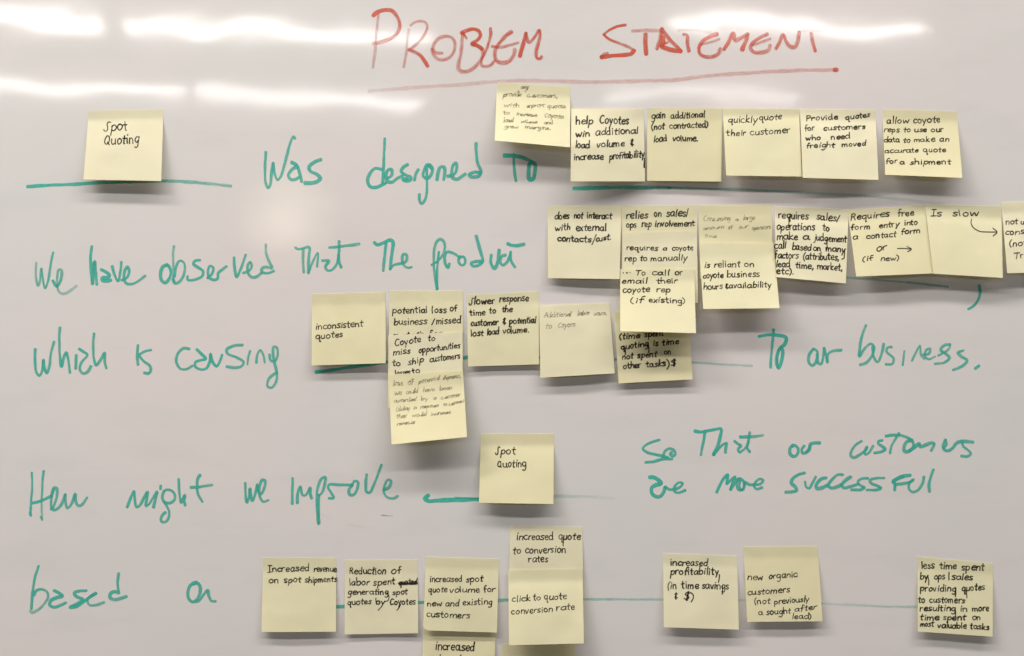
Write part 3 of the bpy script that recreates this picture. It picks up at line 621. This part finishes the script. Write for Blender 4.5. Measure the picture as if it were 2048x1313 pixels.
def mat_ink(name, col, gloss, streak=.35, soft=True):
    m, nt, N, K = new_mat(name)
    out = N.new('ShaderNodeOutputMaterial'); p = N.new('ShaderNodeBsdfPrincipled'); tr = N.new('ShaderNodeBsdfTransparent'); mx = N.new('ShaderNodeMixShader')
    p.inputs['Base Color'].default_value = (*col,1)
    if gloss:
        p.inputs['Roughness'].default_value = ROUGH*1.3; p.inputs['IOR'].default_value = BIOR
        g, nrm = board_bump(nt, N, K); K.new(nrm, p.inputs['Normal'])
    else: p.inputs['Roughness'].default_value = .7; p.inputs['Specular IOR Level'].default_value = .15
    at = N.new('ShaderNodeAttribute'); at.attribute_name = 'opacity'
    uv = N.new('ShaderNodeUVMap'); mp = N.new('ShaderNodeMapping'); mp.inputs['Scale'].default_value = (.5,2.2,1)
    K.new(uv.outputs[0], mp.inputs[0])
    n = N.new('ShaderNodeTexNoise'); n.inputs['Scale'].default_value=1.5; n.inputs['Detail'].default_value=4; K.new(mp.outputs[0], n.inputs['Vector'])
    r = N.new('ShaderNodeMapRange'); r.inputs[1].default_value=.3; r.inputs[2].default_value=.7; r.inputs[3].default_value=1-streak; r.inputs[4].default_value=1+streak*.6
    K.new(n.outputs[0], r.inputs[0])
    mu = N.new('ShaderNodeMath'); mu.operation='MULTIPLY'; K.new(at.outputs['Fac'], mu.inputs[0]); K.new(r.outputs[0], mu.inputs[1]); mu.use_clamp=True
    last = mu.outputs[0]
    if soft:   # edge of a felt-tip line is thinner than its middle
        sp = N.new('ShaderNodeSeparateXYZ'); K.new(uv.outputs[0], sp.inputs[0])
        a = N.new('ShaderNodeMath'); a.operation='SUBTRACT'; K.new(sp.outputs[1], a.inputs[0]); a.inputs[1].default_value=.5
        b = N.new('ShaderNodeMath'); b.operation='ABSOLUTE'; K.new(a.outputs[0], b.inputs[0])
        c = N.new('ShaderNodeMapRange'); c.inputs[1].default_value=.30; c.inputs[2].default_value=.5; c.inputs[3].default_value=1; c.inputs[4].default_value=.5; K.new(b.outputs[0], c.inputs[0])
        d = N.new('ShaderNodeMath'); d.operation='MULTIPLY'; K.new(last, d.inputs[0]); K.new(c.outputs[0], d.inputs[1]); last = d.outputs[0]
    K.new(last, mx.inputs[0]); K.new(tr.outputs[0], mx.inputs[1]); K.new(p.outputs[0], mx.inputs[2]); K.new(mx.outputs[0], out.inputs[0]); return m
def mat_paper(name, col):
    m, nt, N, K = new_mat(name)
    out = N.new('ShaderNodeOutputMaterial'); p = N.new('ShaderNodeBsdfPrincipled'); tl = N.new('ShaderNodeBsdfTranslucent'); mx = N.new('ShaderNodeMixShader')
    g = N.new('ShaderNodeNewGeometry'); n = N.new('ShaderNodeTexNoise'); n.inputs['Scale'].default_value=22; n.inputs['Detail'].default_value=4
    K.new(g.outputs['Position'], n.inputs['Vector'])
    mix = N.new('ShaderNodeMix'); mix.data_type='RGBA'; mix.inputs[6].default_value=(*[c*.94 for c in col],1); mix.inputs[7].default_value=(*[min(1,c*1.05) for c in col],1)
    K.new(n.outputs[0], mix.inputs[0]); K.new(mix.outputs[2], p.inputs['Base Color']); K.new(mix.outputs[2], tl.inputs[0])
    p.inputs['Roughness'].default_value=.75; p.inputs['Specular IOR Level'].default_value=.2
    n2 = N.new('ShaderNodeTexNoise'); n2.inputs['Scale'].default_value=1400; K.new(g.outputs['Position'], n2.inputs['Vector'])
    b = N.new('ShaderNodeBump'); b.inputs['Distance'].default_value=.00004; b.inputs['Strength'].default_value=.6; K.new(n2.outputs[0], b.inputs['Height'])
    n4 = N.new('ShaderNodeTexNoise'); n4.inputs['Scale'].default_value=30; n4.inputs['Detail'].default_value=1; K.new(g.outputs['Position'], n4.inputs['Vector'])
    b4 = N.new('ShaderNodeBump'); b4.inputs['Distance'].default_value=.0012; K.new(n4.outputs[0], b4.inputs['Height']); K.new(b4.outputs[0], b.inputs['Normal'])
    K.new(b.outputs[0], p.inputs['Normal'])
    mx.inputs[0].default_value=.34; K.new(p.outputs[0], mx.inputs[1]); K.new(tl.outputs[0], mx.inputs[2]); K.new(mx.outputs[0], out.inputs[0]); return m
M_BOARD = mat_board()
M_INK = {'green': mat_ink('green_marker', GREEN, True), 'red': mat_ink('red_marker', RED, True, .45), 'dark': mat_ink('dark_smudge', (.05,.04,.03), True, .8),
         'faint': mat_ink('wiped_trace', (.25,.30,.27), True, .8), 'pen': mat_ink('black_pen', (.028,.022,.012), False, .22), 'pencil': mat_ink('pencil', (.14,.12,.08), False, .7),
         'faded': mat_ink('faded_brown_pen', (.13,.10,.05), False, .6)}
M_PAPER = [mat_paper('yellow_paper', PAPER), mat_paper('yellow_paper_deep', tuple(np.array(PAPER)*np.array([.99,.98,.95]))), mat_paper('yellow_paper_pale', tuple(np.array(PAPER)*np.array([1.02,1.02,1.08])))]

# ---------------------------------------------------------------- the whiteboard: steel sheet with a rounded edge
def rounded_slab(x0,x1,z0,z1,y0,y1,r):
    rings=[]; n=5
    def ring(ins,y):
        pts=[]
        for cx_,cz_,a0 in ((x1-r,z1-r,0),(x0+r,z1-r,90),(x0+r,z0+r,180),(x1-r,z0+r,270)):
            for k in range(n+1):
                a=math.radians(a0+90*k/n); pts.append((cx_+(r-ins)*math.cos(a),y,cz_+(r-ins)*math.sin(a)))
        return pts
    prof=[(.002,y0),(0.0006,y0+.0006),(0,y0+.002),(0,y1)]
    v=[]; f=[]
    for ins,y in prof: v+=ring(ins,y)
    m=4*(n+1)
    for j in range(len(prof)-1):
        for i in range(m): f.append((j*m+i,j*m+(i+1)%m,(j+1)*m+(i+1)%m,(j+1)*m+i))
    f.append(tuple(range(m))[::-1]); f.append(tuple(range((len(prof)-1)*m,len(prof)*m)))
    return v,f
v,f = rounded_slab(-1.2,1.2,Z0-.65,Z0+.58,0,.012,.012)
board = bpy.data.objects.new('whiteboard', None); COL.objects.link(board); board.location=(0,0,Z0-.65)
board['label']='large glossy whiteboard covered in green and red marker handwriting and yellow notes'; board['category']='whiteboard'
mesh_obj('writing_surface', v, f, M_BOARD, board, False, origin=(0,0,Z0))
import collections
for lab, ink, ox, oy, s, strokes in WORDS:
    I = Ink(lambda x,y:0.0, 4e-5)
    for st in strokes:
        hd, pt = st.split('|'); w,o0,o1 = map(float, hd.split())
        P = [tuple(map(float,q.split(','))) for q in pt.split()]
        I.stroke([(ox+x/s, oy+y/s) for x,y in P], w*WID, o0**OPG, o1**OPG, step=2.5, dz=3e-7)
    nm = 'underline' if 'underline' in lab else 'blank_line' if 'line ' in lab and 'word' not in lab and 'comma' not in lab else 'comma' if 'comma' in lab else 'smudge' if ('smudge' in lab or 'trace' in lab) else 'written_word'
    if 'faint green end' in lab: nm='blank_line'
    o = I.build(nm, M_INK[ink], board); o['label']=lab

# ---------------------------------------------------------------- sticky notes, laid on in the order they were stuck
RES = 2.0
GX0, GY0 = -40, -40
H = np.zeros((int(1600/RES)+400, int(2300/RES)+400))
def bil(c, u, v):
    TL,TR,BR,BL = c
    return (TL*(1-u)*(1-v)) + (TR*u*(1-v)) + (BR*u*v) + (BL*(1-u)*v)
def build_note(i, spec):
    lab, tile, cor, lL, lR, ink, wt, lines = spec
    ox,oy,s = TILE[tile]
    c = np.array(cor,float).reshape(4,2)/s + np.array([ox,oy])
    NU, NV = 12, 26
    us = np.linspace(0,1,NU+1); vs = np.linspace(0,1,NV+1)
    U,V = np.meshgrid(us,vs)
    P = bil(c[:,None,None,:], U[...,None], V[...,None])
    r_ = random.Random(i*7+3)
    if 'increased spot quote volume' in lab: P[NV,0] = bil(c,.065,1.0)   # dog-eared corner
    v0 = r_.uniform(.13,.19); ex = r_.uniform(.74,.95) if max(lL,lR) < 9.5 else 1.2
    t = np.clip((V-v0)/(1-v0),0,1); prof = t**ex
    bow = r_.uniform(-.12,.16)
    lift = prof*((lL*(1-U)+lR*U)*1.12+.9)*1e-3*(1+bow*(4*U*(1-U)))
    lift += 1e-4*np.sin(U*7+i)*t
    lift += 1.2e-4 + 3e-5*(i%5)
    # rest on whatever lies beneath
    iy = np.clip(((P[...,1]-GY0)/RES).astype(int),2,H.shape[0]-3); ix = np.clip(((P[...,0]-GX0)/RES).astype(int),2,H.shape[1]-3)
    need = np.max([H[iy+a,ix+b] for a in (-2,0,2) for b in (-2,0,2)],axis=0)
    need = np.where(need>0, need+3.5e-4, 0)
    defi = np.maximum(need-lift,0)
    dl = np.maximum.accumulate(defi[:,:NU//2+1].max(1)); dr = np.maximum.accumulate(defi[:,NU//2:].max(1))
    if defi.max()>0:
        # ease the rise so that the sheet bends and does not step
        k = np.array([1,2,3,2,1])/9
        sm = lambda d: np.maximum(np.convolve(np.pad(d,2,mode='edge'),k,'valid'), d)
        dl, dr = sm(dl), sm(dr)
        lift = lift + dl[:,None]*(1-U)+dr[:,None]*U
        lift = np.maximum(lift, need)
    th = 1.3e-4
    back = np.maximum(lift-th, 2e-5)
    # paint into the height map
    lo = np.floor((P.reshape(-1,2).min(0)-[GX0,GY0])/RES).astype(int)-1; hi = np.ceil((P.reshape(-1,2).max(0)-[GX0,GY0])/RES).astype(int)+1
    fu,fv = np.meshgrid(np.linspace(0,1,120),np.linspace(0,1,120))
    Pf = bil(c[:,None,None,:], fu[...,None], fv[...,None])
    def samp(A,u,v):
        a=np.clip(u*NU,0,NU-1e-6); b=np.clip(v*NV,0,NV-1e-6); i0=a.astype(int); j0=b.astype(int); fa=a-i0; fb=b-j0
        return A[j0,i0]*(1-fa)*(1-fb)+A[j0,i0+1]*fa*(1-fb)+A[j0+1,i0]*(1-fa)*fb+A[j0+1,i0+1]*fa*fb
    hf = samp(lift,fu,fv)
    jy = np.clip(((Pf[...,1]-GY0)/RES).astype(int),0,H.shape[0]-1); jx = np.clip(((Pf[...,0]-GX0)/RES).astype(int),0,H.shape[1]-1)
    np.maximum.at(H,(jy,jx),hf)
    # mesh: front, back, rim
    fr=[]; 
    n=(NU+1)*(NV+1); verts=[W3(P[j,k,0],P[j,k,1],lift[j,k]) for j in range(NV+1) for k in range(NU+1)]
    # back sheet sits behind the front one along the board normal
    verts+=[(x, y+(lift.flat[q]-back.flat[q]), z) for q,(x,y,z) in enumerate(verts)]
    faces=[]; sm=[]
    for j in range(NV):
        for k in range(NU):
            a=j*(NU+1)+k; faces.append((a,a+NU+1,a+NU+2,a+1)); faces.append((n+a,n+a+1,n+a+NU+2,n+a+NU+1)); sm+=[True,True]
    loop=[k for k in range(NU+1)]+[j*(NU+1)+NU for j in range(1,NV+1)]+[NV*(NU+1)+k for k in range(NU-1,-1,-1)]+[j*(NU+1) for j in range(NV-1,0,-1)]
    base=len(verts); verts+= [verts[q] for q in loop]+[verts[n+q] for q in loop]; m=len(loop)
    for q in range(m): faces.append((base+q,base+(q+1)%m,base+m+(q+1)%m,base+m+q)); sm.append(False)
    origin = np.array(verts[loop[0]])/2+np.array(verts[NU])/2
    o = mesh_obj('sticky_note', verts, faces, M_PAPER[(i*5+1)%3 if i not in (0,) else 2], None, sm, origin=origin)
    o['label']=lab; o['category']='sticky note'; o['group']='yellow sticky notes on the whiteboard'
    # lettering
    def liftat(x,y):
        u=v=.5
        for _ in range(5):
            p=bil(c,u,v); du=(c[1]-c[0])*(1-v)+(c[2]-c[3])*v; dv=(c[3]-c[0])*(1-u)+(c[2]-c[1])*u
            J=du[0]*dv[1]-du[1]*dv[0]; e0=x-p[0]; e1=y-p[1]
            u+=(e0*dv[1]-e1*dv[0])/J; v+=(du[0]*e1-du[1]*e0)/J
        return float(samp(lift,np.array(np.clip(u,0,1)),np.array(np.clip(v,0,1))))
    op = {'pen':.93,'pencil':.46,'faded':.52}[ink]
    for ln in lines:
        I = Ink(liftat, 6e-5)
        for wd in ln.split(';'):
            wd=wd.strip()
            if wd.startswith('~'):
                q=list(map(float,wd[1:].split(','))); pts=[(ox+q[z]/s, oy+q[z+1]/s) for z in range(0,len(q),2)]
                I.stroke(pts, wt*1.0, op, op, step=2.0, wob=.2); continue
            tx,x0,x1,y0,y1,xh = wd.rsplit(' ',5); x0,x1,y0,y1,xh = map(float,(x0,x1,y0,y1,xh))
            ws=[GLYPH[ch][0]*r_.uniform(.9,1.1) for ch in tx]; tot=sum(ws)+.08*(len(tx)-1)
            sx=(x1-x0)/tot; cur=0
            cursive = ink!='pen'
            slant = .08 if not cursive else .28
            endp = None
            for ch,gw in zip(tx,ws):
                jy=r_.uniform(-.08,.08); js=r_.uniform(.9,1.1); jr=r_.uniform(-.08,.10); jw=r_.uniform(.9,1.08)
                for k_,sub in enumerate(GLYPH[ch][1].split(';')):
                    pts=[]
                    for q in sub.split():
                        gx,gy=map(float,q.split(',')); gx=gx*jw+gy*jr+r_.uniform(-.035,.035); gy+=r_.uniform(-.04,.04)
                        X=x0+(cur+gx*gw/GLYPH[ch][0]+slant*gy*xh/max(sx,1)*.6)*sx
                        Y=y0+(y1-y0)*(X-x0)/max(x1-x0,1)-(gy*js+jy)*xh
                        pts.append((ox+X/s,oy+Y/s))
                    if cursive and k_==0 and endp is not None and ch.islower():
                        pts=[endp]+pts[(1 if len(pts)>3 else 0):]
                    I.stroke(pts, wt*PENW*r_.uniform(.86,1.12), op*r_.uniform(.88,1.05), op, step=1.6, wob=.12)
                endp = pts[-1] if (ch.islower() and ch not in 'ijgqyx') else None
                cur+=gw+.08
        I.build('handwritten_line', M_INK[ink], o)
for i,sp in enumerate(NOTES): build_note(i, sp)
